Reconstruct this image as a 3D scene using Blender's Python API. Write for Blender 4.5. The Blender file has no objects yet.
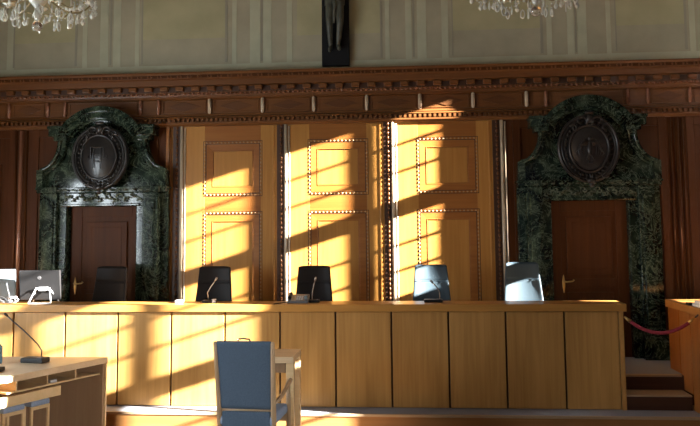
import bpy, bmesh, math, random
from mathutils import Vector, Matrix
from math import pi, sin, cos, radians as R
random.seed(7)
sc = bpy.context.scene
C = sc.collection

# ------------------------------------------------------------------ camera
cam_d = bpy.data.cameras.new('camera'); cam = bpy.data.objects.new('camera', cam_d); C.objects.link(cam)
r_ = Vector((0.99667834, 0.08088338, -0.00949555)); u_ = Vector((0.01657804, -0.08734825, 0.99603988)); f_ = Vector((-0.07973365, 0.9928888, 0.088399))
cam.matrix_world = Matrix(((r_.x, u_.x, -f_.x, 0), (r_.y, u_.y, -f_.y, 0), (r_.z, u_.z, -f_.z, 1.97), (0, 0, 0, 1)))
cam_d.sensor_width = 36; cam_d.lens = 750 * 36 / 700; cam_d.shift_y = -(213 - 165.53) / 700
cam_d.clip_start = .05
sc.camera = cam

# ------------------------------------------------------------------ world, sun, fill lamps, exposure
w = bpy.data.worlds.new('world'); sc.world = w; w.use_nodes = True
w.node_tree.nodes['Background'].inputs[0].default_value = (.72, .84, 1, 1)
w.node_tree.nodes['Background'].inputs[1].default_value = .10
sd = bpy.data.lights.new('sun', 'SUN'); sd.energy = 130; sd.angle = R(.5); sd.color = (1, .94, .85)
sun = bpy.data.objects.new('sun', sd); C.objects.link(sun)
sun.rotation_euler = Vector((-1, .244, -.315)).to_track_quat('-Z', 'Y').to_euler()
sun.location = (9, 2, 7)
def area(name, loc, aim, sx, sy, energy, col):
    d = bpy.data.lights.new(name, 'AREA'); d.shape = 'RECTANGLE'; d.size = sx; d.size_y = sy; d.energy = energy; d.color = col
    o = bpy.data.objects.new(name, d); C.objects.link(o); o.location = loc
    o.rotation_euler = (Vector(aim) - Vector(loc)).to_track_quat('-Z', 'Y').to_euler()
    return o
# added fill lamps on the two long walls, in place of unseen windows
for k, yy in enumerate((2.7, 4.1, 5.5)):
    area('added_left_fill', (-6.0, yy, 1.95), (-4.6, yy + .1, 1.95), .34, 1.9, 86, (.84, .94, 1))
area('added_front_right_fill', (4.25, 1.5, 1.8), (-3.2, 6.2, .5), 1.2, 1.4, 40, (1, .96, .88)).data.spread = R(55)
sc.view_settings.view_transform = 'Standard'; sc.view_settings.look = 'None'
sc.view_settings.gamma = 1; sc.view_settings.use_curve_mapping = False
sc.view_settings.exposure = 0
sc.cycles.use_denoising = True
sc.cycles.max_bounces = 10; sc.cycles.diffuse_bounces = 5; sc.cycles.sample_clamp_indirect = 12

# ------------------------------------------------------------------ materials
def newmat(name):
    m = bpy.data.materials.new(name); m.use_nodes = True
    return m, m.node_tree.nodes, m.node_tree.links, m.node_tree.nodes['Principled BSDF']
def plain(name, col, rough=.5, metal=0, spec=.5, noise=0, nscale=30, coat=0, bump=0):
    m, n, l, b = newmat(name)
    b.inputs['Base Color'].default_value = (*col, 1); b.inputs['Roughness'].default_value = rough
    b.inputs['Metallic'].default_value = metal; b.inputs['Specular IOR Level'].default_value = spec
    b.inputs['Coat Weight'].default_value = coat
    if noise or bump:
        t = n.new('ShaderNodeTexCoord'); x = n.new('ShaderNodeTexNoise'); x.inputs['Scale'].default_value = nscale
        x.inputs['Detail'].default_value = 5
        l.new(t.outputs['Object'], x.inputs['Vector'])
        if noise:
            r = n.new('ShaderNodeValToRGB'); l.new(x.outputs['Fac'], r.inputs[0])
            r.color_ramp.elements[0].position = .3; r.color_ramp.elements[1].position = .7
            r.color_ramp.elements[0].color = (*[c * (1 - noise) for c in col], 1)
            r.color_ramp.elements[1].color = (*[min(1, c * (1 + noise)) for c in col], 1)
            l.new(r.outputs[0], b.inputs['Base Color'])
        if bump:
            k = n.new('ShaderNodeBump'); k.inputs['Strength'].default_value = bump; k.inputs['Distance'].default_value = .01
            l.new(x.outputs['Fac'], k.inputs['Height']); l.new(k.outputs[0], b.inputs['Normal'])
    return m
def wood(name, c1, c2, grain='Z', rough=.36, scale=1., coat=.06, spec=.32):
    """stretched noise grain along the given axis"""
    m, n, l, b = newmat(name)
    t = n.new('ShaderNodeTexCoord'); mp = n.new('ShaderNodeMapping')
    s = [26 * scale] * 3; s['XYZ'.index(grain)] = 1.1 * scale
    mp.inputs['Scale'].default_value = s
    l.new(t.outputs['Object'], mp.inputs['Vector'])
    a = n.new('ShaderNodeTexNoise'); a.inputs['Scale'].default_value = 1.; a.inputs['Detail'].default_value = 6; a.inputs['Distortion'].default_value = .6
    l.new(mp.outputs[0], a.inputs['Vector'])
    mp2 = n.new('ShaderNodeMapping'); s2 = [4.5] * 3; s2['XYZ'.index(grain)] = .5; mp2.inputs['Scale'].default_value = s2
    l.new(t.outputs['Object'], mp2.inputs['Vector'])
    a2 = n.new('ShaderNodeTexNoise'); a2.inputs['Scale'].default_value = 1.; a2.inputs['Detail'].default_value = 3
    l.new(mp2.outputs[0], a2.inputs['Vector'])
    mx = n.new('ShaderNodeMath'); mx.operation = 'ADD'
    h = n.new('ShaderNodeMath'); h.operation = 'MULTIPLY'; h.inputs[1].default_value = .5
    h2 = n.new('ShaderNodeMath'); h2.operation = 'MULTIPLY'; h2.inputs[1].default_value = .5
    l.new(a.outputs['Fac'], h.inputs[0]); l.new(a2.outputs['Fac'], h2.inputs[0]); l.new(h.outputs[0], mx.inputs[0]); l.new(h2.outputs[0], mx.inputs[1])
    r = n.new('ShaderNodeValToRGB'); r.color_ramp.elements[0].position = .36; r.color_ramp.elements[1].position = .64
    r.color_ramp.elements[0].color = (*c1, 1); r.color_ramp.elements[1].color = (*c2, 1)
    l.new(mx.outputs[0], r.inputs[0]); l.new(r.outputs[0], b.inputs['Base Color'])
    b.inputs['Roughness'].default_value = rough; b.inputs['Coat Weight'].default_value = coat; b.inputs['Coat Roughness'].default_value = .2
    b.inputs['Specular IOR Level'].default_value = spec
    k = n.new('ShaderNodeBump'); k.inputs['Strength'].default_value = .06; k.inputs['Distance'].default_value = .003
    l.new(a.outputs['Fac'], k.inputs['Height']); l.new(k.outputs[0], b.inputs['Normal'])
    return m
M = {}
GO1, GO2 = (.37, .168, .036), (.47, .232, .056)
M['gold_v'] = wood('golden_oak', GO1, GO2, 'Z')
M['gold_h'] = wood('golden_oak_cross_grain', (.25, .090, .018), (.33, .130, .029), 'X')
M['brown_h'] = wood('brown_oak', (.118, .044, .013), (.185, .073, .021), 'X')
M['brown_v'] = wood('brown_oak_upright', (.10, .036, .010), (.16, .062, .018), 'Z')
M['dark_v'] = wood('mahogany_upright', (.056, .0165, .0036), (.088, .028, .0058), 'Z', .5, 1., 0, .15)
M['dark_h'] = wood('mahogany', (.060, .020, .005), (.090, .030, .007), 'X', .5, 1., 0, .15)
M['groove'] = plain('dark_groove', (.05, .018, .007), .5)  # dark brown; as thin panel and cornice strips it stands in for shade
M['lightmould'] = plain('highlight_moulding', (.58, .46, .32), .25, coat=.6)  # pale tone carries the painted highlight of the rounded mouldings
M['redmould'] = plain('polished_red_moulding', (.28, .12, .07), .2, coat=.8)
M['partition_v'] = wood('partition_wood', (.24, .085, .020), (.34, .13, .032), 'Z', .36)
M['partition_h'] = wood('partition_rail_wood', (.34, .14, .035), (.42, .19, .05), 'X', .36)
M['lozenge'] = wood('lozenge_veneer', (.085, .031, .009), (.13, .05, .014), 'X', .45)
M['carved'] = plain('carved_green_marble', (.075, .095, .065), .25, spec=.7, noise=.7, nscale=14)
M['bead'] = plain('pale_bead_wood', (.40, .24, .11), .3, coat=.4)  # bead wood made lighter, the glints put in its colour
M['bench_v'] = wood('bench_veneer', (.33, .175, .052), (.47, .265, .085), 'Z', .36)
M['bench_h'] = wood('bench_top_wood', (.37, .18, .042), (.47, .24, .062), 'X', .36)
M['desk_h'] = wood('desk_wood', (.62, .45, .28), (.70, .53, .34), 'X', .34)
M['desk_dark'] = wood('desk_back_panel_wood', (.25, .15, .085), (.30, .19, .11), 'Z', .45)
M['desk_edge'] = wood('desk_edge_wood', (.60, .43, .23), (.68, .50, .29), 'X', .4)
M['riser'] = wood('riser_wood', (.26, .12, .04), (.34, .17, .06), 'X', .4)
M['step_dark'] = wood('step_wood', (.05, .02, .011), (.075, .032, .017), 'X', .5)
M['carpet'] = plain('grey_blue_carpet', (.30, .31, .36), .95, noise=.18, nscale=160, spec=.1, bump=.3)
M['nosing'] = wood('nosing_wood', (.34, .24, .15), (.42, .31, .20), 'X', .5)
M['floorm'] = wood('parquet', (.12, .07, .035), (.17, .10, .05), 'Y', .4)
M['plaster'] = plain('ceiling_plaster', (.34, .32, .28), .9, noise=.03, nscale=4)
M['leftwall'] = wood('left_wall_panelling', (.10, .06, .03), (.14, .085, .045), 'Z', .5)
M['wp_field'] = plain('painted_field', (.415, .38, .265), .85, noise=.10, nscale=3)
M['wp_panel'] = plain('painted_panel', (.445, .415, .245), .85, noise=.09, nscale=3)
M['wp_line'] = plain('painted_line', (.485, .49, .345), .85, noise=.07, nscale=5)
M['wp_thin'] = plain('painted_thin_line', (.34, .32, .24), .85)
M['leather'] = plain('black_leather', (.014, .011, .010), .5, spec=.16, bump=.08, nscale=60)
M['leather_sunlit'] = plain('sunlit_black_leather', (.036, .058, .076), .5, spec=.3, bump=.08, nscale=60)  # black leather lightened to blue-grey, sun glare put in the colour
M['plastic'] = plain('black_plastic', (.010, .010, .011), .45, spec=.25)
M['greyplastic'] = plain('grey_plastic', (.12, .12, .13), .35)
M['white'] = plain('white_plastic', (.40, .42, .45), .3)
M['metal'] = plain('chrome', (.7, .7, .72), .2, metal=1)
M['gooseneck'] = plain('satin_steel', (.42, .38, .33), .35, metal=1)
M['darkmetal'] = plain('dark_steel', (.06, .06, .07), .35, metal=.8)
M['brass'] = plain('brass', (.62, .43, .16), .28, metal=1)
M['screenback'] = plain('dark_monitor_shell', (.011, .011, .012), .5, spec=.25)
M['glare'] = plain('glare_painted_shell', (.14, .18, .21), .35, spec=.3)  # pale bluish glare of the left monitor put in its colour
M['bluecloth'] = plain('blue_upholstery', (.075, .115, .175), .85, noise=.10, nscale=90, spec=.2, bump=.15)
M['blueseat'] = plain('blue_seat_cloth', (.26, .34, .50), .85, noise=.10, nscale=90, spec=.2)
M['chairwood'] = wood('chair_beech', (.36, .25, .15), (.45, .32, .20), 'Z', .35)
M['velvet'] = plain('crimson_velvet', (.22, .012, .03), .8, noise=.3, nscale=60)
M['bronze'] = plain('dark_bronze', (.017, .015, .014), .3, spec=.6, noise=.3, nscale=25)
M['figure'] = plain('weathered_bronze_figure', (.075, .078, .058), .5, noise=.4, nscale=9)
M['board'] = plain('charred_oak_board', (.012, .012, .013), .7, spec=.2)
M['candle'] = plain('ivory_candle', (.7, .66, .55), .5)
M['paper'] = plain('paper', (.8, .8, .78), .8)
M['glow'] = plain('candle_bulb', (.8, .7, .5), .3)
# green marble
m, n, l, b = newmat('green_marble')
t = n.new('ShaderNodeTexCoord'); a = n.new('ShaderNodeTexNoise'); a.inputs['Scale'].default_value = 2.6; a.inputs['Detail'].default_value = 4; a.inputs['Distortion'].default_value = 2.2
l.new(t.outputs['Object'], a.inputs['Vector'])
r = n.new('ShaderNodeValToRGB'); e = r.color_ramp.elements
e[0].position = .35; e[0].color = (.004, .007, .005, 1); e[1].position = .78; e[1].color = (.075, .105, .065, 1)
x = r.color_ramp.elements.new(.52); x.color = (.012, .022, .015, 1)
l.new(a.outputs['Fac'], r.inputs[0])
v = n.new('ShaderNodeTexNoise'); v.inputs['Scale'].default_value = 3.6; v.inputs['Detail'].default_value = 9; v.inputs['Distortion'].default_value = 3.; v.inputs['Roughness'].default_value = .65
l.new(t.outputs['Object'], v.inputs['Vector'])
r2 = n.new('ShaderNodeValToRGB'); e = r2.color_ramp.elements
e[0].position = .475; e[0].color = (0, 0, 0, 1); e[1].position = .5; e[1].color = (1, 1, 1, 1); x = r2.color_ramp.elements.new(.52); x.color = (0, 0, 0, 1)
l.new(v.outputs['Fac'], r2.inputs[0])
mx = n.new('ShaderNodeMix'); mx.data_type = 'RGBA'; mx.inputs[7].default_value = (.26, .34, .24, 1)
mm = n.new('ShaderNodeMath'); mm.operation = 'MULTIPLY'; mm.inputs[1].default_value = .42
l.new(r2.outputs[0], mm.inputs[0]); l.new(mm.outputs[0], mx.inputs[0]); l.new(r.outputs[0], mx.inputs[6]); l.new(mx.outputs[2], b.inputs['Base Color'])
b.inputs['Roughness'].default_value = .10; b.inputs['Specular IOR Level'].default_value = .4
M['marble'] = m
# crystal, window glass
m, n, l, b = newmat('crystal'); b.inputs['Transmission Weight'].default_value = .3; b.inputs['Roughness'].default_value = .08
b.inputs['IOR'].default_value = 1.6; b.inputs['Base Color'].default_value = (.92, .95, .88, 1); b.inputs['Specular IOR Level'].default_value = 1; M['crystal'] = m
M['ball'] = plain('clear_ball_glass', (.9, .88, .82), .04); M['ball'].node_tree.nodes['Principled BSDF'].inputs['Transmission Weight'].default_value = .9
M['paleglass'] = plain('gilt_glass', (.62, .52, .30), .15); M['paleglass'].node_tree.nodes['Principled BSDF'].inputs['Transmission Weight'].default_value = .4
m, n, l, b = newmat('window_glass'); n.remove(b)
tr = n.new('ShaderNodeBsdfTransparent'); gl = n.new('ShaderNodeBsdfGlossy'); gl.inputs['Roughness'].default_value = .02
fr = n.new('ShaderNodeFresnel'); fr.inputs[0].default_value = 1.3; ms = n.new('ShaderNodeMixShader')
l.new(fr.outputs[0], ms.inputs[0]); l.new(tr.outputs[0], ms.inputs[1]); l.new(gl.outputs[0], ms.inputs[2])
l.new(ms.outputs[0], n['Material Output'].inputs[0]); M['glass'] = m

# ------------------------------------------------------------------ mesh helpers
class MB:
    def __init__(s): s.bm = bmesh.new()
    def box(s, x0, x1, y0, y1, z0, z1, mi=0):
        vs = [s.bm.verts.new((x, y, z)) for x in (x0, x1) for y in (y0, y1) for z in (z0, z1)]
        for q in ((0, 1, 3, 2), (4, 6, 7, 5), (0, 4, 5, 1), (2, 3, 7, 6), (0, 2, 6, 4), (1, 5, 7, 3)):
            s.bm.faces.new([vs[i] for i in q]).material_index = mi
        return s
    def prism(s, pts, y0, y1):
        """polygon in X,Z extruded along Y"""
        a = [s.bm.verts.new((x, y0, z)) for x, z in pts]; b = [s.bm.verts.new((x, y1, z)) for x, z in pts]
        s.bm.faces.new(a); s.bm.faces.new(b[::-1]); k = len(pts)
        for i in range(k): s.bm.faces.new((a[i], b[i], b[(i + 1) % k], a[(i + 1) % k]))
        return s
    def plan(s, pts, z0, z1):
        a = [s.bm.verts.new((x, y, z0)) for x, y in pts]; b = [s.bm.verts.new((x, y, z1)) for x, y in pts]
        s.bm.faces.new(a); s.bm.faces.new(b[::-1]); k = len(pts)
        for i in range(k): s.bm.faces.new((a[i], b[i], b[(i + 1) % k], a[(i + 1) % k]))
        return s
    def runx(s, prof, x0, x1):
        """profile in Y,Z extruded along X"""
        a = [s.bm.verts.new((x0, y, z)) for y, z in prof]; b = [s.bm.verts.new((x1, y, z)) for y, z in prof]
        s.bm.faces.new(a); s.bm.faces.new(b[::-1]); k = len(prof)
        for i in range(k): s.bm.faces.new((a[i], b[i], b[(i + 1) % k], a[(i + 1) % k]))
        return s
    def runz(s, prof, z0, z1):
        return s.plan(prof, z0, z1)
    def ball(s, c, r, seg=8, rings=6, sc=(1, 1, 1)):
        d = bmesh.ops.create_uvsphere(s.bm, u_segments=seg, v_segments=rings, radius=r)
        for v in d['verts']: v.co = Vector((v.co.x * sc[0], v.co.y * sc[1], v.co.z * sc[2])) + Vector(c)
        return s
    def lathe(s, prof, c, seg=20):
        """profile of (radius, z) about the vertical axis at c"""
        rows = []
        for rr, z in prof:
            rows.append([s.bm.verts.new((c[0] + rr * cos(2 * pi * i / seg), c[1] + rr * sin(2 * pi * i / seg), c[2] + z)) for i in range(seg)])
        for a, b in zip(rows, rows[1:]):
            for i in range(seg): s.bm.faces.new((a[i], a[(i + 1) % seg], b[(i + 1) % seg], b[i]))
        s.bm.faces.new(rows[0][::-1]); s.bm.faces.new(rows[-1])
        return s
    def tube(s, pts, r, seg=8, closed=False):
        pts = [Vector(p) for p in pts]; rs = r if isinstance(r, (list, tuple)) else [r] * len(pts); k = len(pts); rings = []
        prev = None
        for i, p in enumerate(pts):
            if closed: t = pts[(i + 1) % k] - pts[i - 1]
            else: t = pts[min(i + 1, k - 1)] - pts[max(i - 1, 0)]
            t.normalize()
            up = prev if prev is not None else (Vector((0, 0, 1)) if abs(t.z) < .9 else Vector((0, 1, 0)))
            x = t.cross(up); 
            if x.length < 1e-5: x = t.orthogonal()
            x.normalize(); y = x.cross(t); y.normalize(); prev = y
            rings.append([s.bm.verts.new(p + (x * cos(2 * pi * j / seg) + y * sin(2 * pi * j / seg)) * rs[i]) for j in range(seg)])
        pr = list(zip(rings, rings[1:])) + ([(rings[-1], rings[0])] if closed else [])
        for a, b in pr:
            for j in range(seg): s.bm.faces.new((a[j], a[(j + 1) % seg], b[(j + 1) % seg], b[j]))
        if not closed: s.bm.faces.new(rings[0][::-1]); s.bm.faces.new(rings[-1])
        return s
    def grid(s, fn, nu, nv, closed_u=False):
        g = [[s.bm.verts.new(fn(i / (nu if closed_u else nu - 1), j / (nv - 1))) for j in range(nv)] for i in range(nu)]
        for i in range(nu if closed_u else nu - 1):
            for j in range(nv - 1): s.bm.faces.new((g[i][j], g[(i + 1) % nu][j], g[(i + 1) % nu][j + 1], g[i][j + 1]))
        return s
    def xf(s, mat):
        bmesh.ops.transform(s.bm, matrix=mat, verts=s.bm.verts); return s
    def build(s, name, mats, parent=None, smooth=False, bevel=0, seg=2, loc=None):
        bmesh.ops.recalc_face_normals(s.bm, faces=s.bm.faces)
        me = bpy.data.meshes.new(name); s.bm.to_mesh(me); s.bm.free()
        for q in (mats if isinstance(mats, (list, tuple)) else [mats]): me.materials.append(q)
        o = bpy.data.objects.new(name, me); C.objects.link(o)
        if smooth:
            for p in me.polygons: p.use_smooth = True
            if smooth == 'auto': me.set_sharp_from_angle(angle=R(40))
        if bevel:
            b = o.modifiers.new('bevel', 'BEVEL'); b.width = bevel; b.segments = seg; b.limit_method = 'ANGLE'; b.angle_limit = R(35)
        if parent: o.parent = parent
        if loc: o.location = loc
        return o
def tag(o, label=None, cat=None, group=None, kind=None):
    if label: o['label'] = label
    if cat: o['category'] = cat
    if group: o['group'] = group
    if kind: o['kind'] = kind
    return o
def thing(name, label, cat, loc=(0, 0, 0), rz=0, group=None):
    o = bpy.data.objects.new(name, None); C.objects.link(o); o.location = loc; o.rotation_euler = (0, 0, rz)
    o.empty_display_size = .1
    return tag(o, label, cat, group)
def struct(o, label, cat='setting'): return tag(o, label, cat, None, 'structure')
def copy_tree(o, parent=None):
    c = o.copy(); C.objects.link(c)
    if parent: c.parent = parent
    for ch in [q for q in bpy.data.objects if q.parent == o]: copy_tree(ch, c)
    return c

XL, XR, YW, YF, ZC = -6.1, 4.4, 9.45, -7.0, 6.2
# ------------------------------------------------------------------ room shell
struct(MB().box(XL - .1, XR + .6, YF, YW + .3, -.1, 0).build('floor', M['floorm']), 'brown wooden courtroom floor', 'floor')
struct(MB().box(XL - .1, XR + .6, YF, YW + .3, ZC, ZC + .1).build('ceiling', M['plaster']), 'plain pale ceiling above the chandeliers', 'ceiling')
struct(MB().box(XL - .2, XL, YF, YW + .3, 0, ZC).build('wall_left', M['leftwall']), 'plain pale wall at the left of the room', 'wall')
wb = struct(MB().box(XL, XR, YW, YW + .3, 0, ZC).build('wall_back', M['wp_field']), 'painted beige and green wall above the wood panelling', 'wall')
# painted bands of the upper wall
b = MB(); b.box(XL, XR, YW - .004, YW, 4.05, 4.165)
for x0, x1 in [(-5.34, -5.24), (-4.30, -4.235), (-4.06, -3.95), (-3.88, -3.78), (-3.585, -3.53), (-2.285, -2.225), (-2.05, -1.915), (-1.875, -1.765), (-1.565, -1.495),
               (-.29, -.235), (-.03, .048), (.12, .235), (.43, .515), (1.745, 1.81), (2.0, 2.085), (2.125, 2.24), (2.48, 2.535), (3.49, 3.56), (3.75, 3.84), (-5.62, -5.54), (-5.85, -5.74)]:
    b.box(x0, x1, YW - .004, YW, 4.165, ZC)
b.build('painted_band', M['wp_line'], wb)
b = MB()
for x0, x1 in [(-5.235, -4.405), (-3.48, -2.38), (-1.43, -.355), (.575, 1.665), (2.605, 3.43)]: b.box(x0, x1, YW - .004, YW, 4.515, ZC)
b.build('painted_panel', M['wp_panel'], wb)
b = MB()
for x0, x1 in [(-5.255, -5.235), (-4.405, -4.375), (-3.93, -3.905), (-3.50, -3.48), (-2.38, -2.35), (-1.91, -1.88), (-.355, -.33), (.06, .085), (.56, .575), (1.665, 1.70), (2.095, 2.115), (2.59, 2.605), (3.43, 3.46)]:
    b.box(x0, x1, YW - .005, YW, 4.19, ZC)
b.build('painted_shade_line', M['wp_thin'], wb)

# right wall with three tall windows
WIN = [(7.637, 8.437, 0.0, [(7.637, 7.835), (7.934, 8.150), (8.244, 8.437)]),
       (5.590, 6.473, .09, [(5.590, 5.810), (5.903, 6.128), (6.216, 6.473)]),
       (3.42, 4.245, .05, [(3.42, 3.64), (3.73, 3.94), (4.03, 4.245)])]
Z0, Z1 = 1.30, 4.84
wr = MB(); ys = YF
for y0, y1, dz, cols in sorted(WIN):
    wr.box(XR, XR + .14, ys, y0 - .03, 0, ZC); wr.box(XR, XR + .14, y0 - .03, y1, 0, Z0 + dz); wr.box(XR, XR + .14, y0 - .03, y1, Z1 + dz + .04, ZC); ys = y1
wr.box(XR, XR + .14, ys, YW + .3, 0, ZC)
struct(wr.build('wall_right', M['dark_v']), 'window wall at the right of the room', 'wall')
for i, (y0, y1, dz, cols) in enumerate(WIN):
    f = MB()
    for (a, c), (d, e) in zip(cols, cols[1:]): f.box(XR, XR + .05, c + .005, d - .005, Z0 + dz, Z1 + dz)
    if i == 1: f.box(XR, XR + .05, y0, 5.88, Z0 + dz, 2.45)  # added board keeping sun off the small table
    if i == 2: f.box(XR, XR + .05, y0, y1, Z0 + dz, 2.45); f.box(XR, XR + .05, y0, y1, 3.64, Z1 + dz)  # added boards closing panes to cut the light on the bench
    for a, c in ((3.59, 3.80), (2.40, 2.61)): f.box(XR, XR + .05, y0, y1, a + dz, c + dz)
    for z in (4.50, 4.155, 3.245, 2.925, 2.06, 1.71): f.box(XR + .01, XR + .035, y0, y1, z + dz - .017, z + dz + .017)
    wd = struct(f.build('window_%d' % (i + 1), M['brown_v']), ('tall window with small panes in the right wall nearest the back', 'tall window with small panes in the middle of the right wall', 'window nearest the front in the right wall, part closed by added light-blocking boards')[i], 'window')
    MB().box(XR + .02, XR + .024, y0, y1, Z0 + dz, Z1 + dz).build('window_pane', M['glass'], wd)

# ------------------------------------------------------------------ dais and steps
ds = struct(MB().box(XL, XR, 7.70, YW, 0, .145).build('dais_step', M['riser'], bevel=.004), 'low wooden step running below the judges bench', 'step')
MB().box(XL, XR, 7.688, 7.715, .125, .152).build('nosing', M['nosing'], ds, bevel=.004)
MB().box(XL, XR, 7.715, 7.99, .145, .1505).build('carpet', M['carpet'], ds)
ds = struct(MB().box(2.12, 2.79, 7.97, 8.24, .145, .295).build('stair_tread', M['step_dark']), 'dark middle step between the bench and the wooden partition', 'step')
MB().box(2.12, 2.79, 7.958, 8.24, .285, .30).build('nosing', M['nosing'], ds, bevel=.004)
ds = struct(MB().box(XL, XR, 8.24, YW, .145, .445).build('judges_platform', M['step_dark']), 'raised platform behind the judges bench', 'platform')
MB().box(2.12, 2.79, 8.228, 8.31, .433, .451).build('nosing', M['nosing'], ds, bevel=.004)
MB().box(XL, XR, 8.31, YW, .44, .4505).build('carpet', M['carpet'], ds)

# ------------------------------------------------------------------ wainscot, cornice
YP = 9.44
SIDE = [(XL, -3.14), (1.14, XR)]
tb = struct(MB().box(-3.14, 1.14, YP - .002, YW, .45, 3.40).build('trim_1', M['gold_v']), 'golden oak wainscot of three bays behind the bench', 'panelling')
for i, (x0, x1) in enumerate(SIDE):
    o = struct(MB().box(x0, x1, YP - .02, YW, .45, 3.40).build('trim_%d' % (i + 2), M['dark_v']), 'dark reddish wainscot around the %s marble doorway' % ('left', 'right')[i], 'panelling')
    q = MB()
    rails = [(-6.0, -5.145), (-4.93, -3.24)] if i == 0 else [(1.28, 3.13), (3.37, 4.3)]
    for a, c in rails:
        q.box(a, a + .09, YP - .04, YP - .02, .45, 3.36); q.box(c - .09, c, YP - .04, YP - .02, .45, 3.36); q.box(a + .09, c - .09, YP - .04, YP - .02, 3.24, 3.36)
    q.build('stile', M['dark_v'], o, bevel=.004)
    q = MB()
    for a, c in ([(-5.9, -5.34)] if i == 0 else [(3.55, 4.2)]):
        for (z0, z1) in ((.95, 2.9),):
            k = .06
            q.box(a, c, YP - .05, YP - .02, z0, z1)
            q.box(a + k, c - k, YP - .065, YP - .05, z0 + k, z1 - k)
    q.build('raised_panel', M['dark_v'], o, bevel=.01)
# half round uprights with bead strings
def bead_line(mb, p0, p1, pitch, r, stretch=(1, 1, 1)):
    p0 = Vector(p0); p1 = Vector(p1); k = max(1, int((p1 - p0).length / pitch))
    for i in range(k): mb.ball(p0.lerp(p1, (i + .5) / k), r, 6, 4, stretch)
UP = [(-2.99, 1), (-1.635, 1), (-.273, 1), (1.085, 1), (-5.075, 0), (3.253, 0)]
for i, (x, mid) in enumerate(UP):
    q = MB(); q.box(x - .055, x + .045, YP - .028, YP - .002, .45, 3.38)
    o = struct(q.build('trim_%d' % (4 + i), M['groove'] if mid else M['dark_v']), 'upright moulding dividing the wainscot bays', 'moulding')
    if mid:
        q = MB(); bead_line(q, (x, YP - .04, 1.0), (x, YP - .04, 3.36), .058, .017, (1, .8, 1.45)); q.build('bead_string', M['brown_v'], o, smooth=True)
        q = MB(); q.tube([(x + .060, YP - .028, .45), (x + .060, YP - .028, 3.37)], .022, 10); q.tube([(x + .103, YP - .025, .45), (x + .103, YP - .025, 3.33)], .012, 8)
        q.build('half_round', M['lightmould'], o, smooth=True)
        q = MB(); q.box(x - .11, x - .085, YP - .03, YP - .02, .45, 3.35); q.build('fillet', M['gold_v'], o, bevel=.004)
    else:
        q = MB(); q.tube([(x, YP - .045, .45), (x, YP - .045, 3.33)], .028, 12); q.build('half_round', M['dark_v'] if x > 0 else M['redmould'], o, smooth=True)
        q = MB(); q.tube([(x + .07, YP - .03, .45), (x + .07, YP - .03, 3.33)], .016, 8); q.tube([(x - .07, YP - .03, .45), (x - .07, YP - .03, 3.33)], .016, 8); q.build('fillet', M['dark_v'], o, smooth=True)
# coloured strip left of the first bay
q = MB().box(-3.14, -3.07, YP - .03, YP - .002, .45, 3.36).build('wainscot_edge_board', M['gold_h'], tb, bevel=.005)

def field_panel(parent, x0, x1, z0, z1, nm):
    # mitred frame sloping back to a flat sunk field, ringed by a bead string
    y = YP - .02; ins = .110
    s = MB(); a = [(x0, z0), (x1, z0), (x1, z1), (x0, z1)]
    c = [(x0 + ins, z0 + ins), (x1 - ins, z0 + ins), (x1 - ins, z1 - ins), (x0 + ins, z1 - ins)]
    va = [s.bm.verts.new((px, y + .001, pz)) for px, pz in a]; vc = [s.bm.verts.new((px, y + .008, pz)) for px, pz in c]
    vd = [s.bm.verts.new((px, YP - .003, pz)) for px, pz in c]
    for i in range(4):
        s.bm.faces.new((va[i], va[(i + 1) % 4], vc[(i + 1) % 4], vc[i])); s.bm.faces.new((vc[i], vc[(i + 1) % 4], vd[(i + 1) % 4], vd[i]))
    s.bm.faces.new(vd)
    o = s.build(nm, M['gold_h'], parent)
    s = MB(); k = ins + .004
    s.box(x0 + k, x1 - k, YP - .005, YP - .003, z0 + k, z1 - k); s.build('inner_field', M['gold_v'], o)
    def ringbox(mb, x0, x1, z0, z1, w_, ya, yb_):
        mb.box(x0, x1, ya, yb_, z0, z0 + w_); mb.box(x0, x1, ya, yb_, z1 - w_, z1); mb.box(x0, x0 + w_, ya, yb_, z0 + w_, z1 - w_); mb.box(x1 - w_, x1, ya, yb_, z0 + w_, z1 - w_)
    s = MB(); ringbox(s, x0 + ins - .012, x1 - ins + .012, z0 + ins - .012, z1 - ins + .012, .010, y + .003, y + .012); s.build('inner_fillet', M['gold_h'], o, bevel=.003)
    s = MB(); ringbox(s, x0 + .012, x1 - .012, z0 + .012, z1 - .012, .009, y - .0005, y + .004); ringbox(s, x0 - .022, x1 + .022, z0 - .022, z1 + .022, .008, y - .0008, y + .004); s.build('groove_shade', M['groove'], o)  # dark strips on the wood, groove shade put in as colour
    s = MB(); yb = y - .002
    for p0, p1 in (((x0, yb, z1), (x1, yb, z1)), ((x0, yb, z0), (x1, yb, z0))): bead_line(s, p0, p1, .046, .0105, (1.4, .6, 1))
    for p0, p1 in (((x0, yb, z0), (x0, yb, z1)), ((x1, yb, z0), (x1, yb, z1))): bead_line(s, p0, p1, .046, .0105, (1, .6, 1.4))
    s.build('bead_moulding', M['bead'], o, smooth=True)
ENDS = [-3.06, -1.70, -.335, 1.03]
for k, xb in enumerate((-2.628, -1.273, .102)):
    x1 = xb + .728; l0 = (-2.94, -1.58, -.22)[k]; l1 = (-1.69, -.33, 1.03)[k]
    q = MB(); q.box(l0, xb, YP - .02, YP, .45, 3.36); q.box(x1, l1, YP - .02, YP, .45, 3.36); q.build('stile', M['gold_v'], tb, bevel=.002)
    q = MB(); q.box(xb, x1, YP - .019, YP, 3.13, 3.36); q.box(xb, x1, YP - .019, YP, 2.225, 2.46); q.box(xb, x1, YP - .019, YP, .45, .85); q.build('cross_rail', M['gold_h'], tb)
    field_panel(tb, xb, x1, 2.46, 3.13, 'upper_panel')
    field_panel(tb, xb, x1, .85, 2.225, 'lower_panel')

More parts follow.
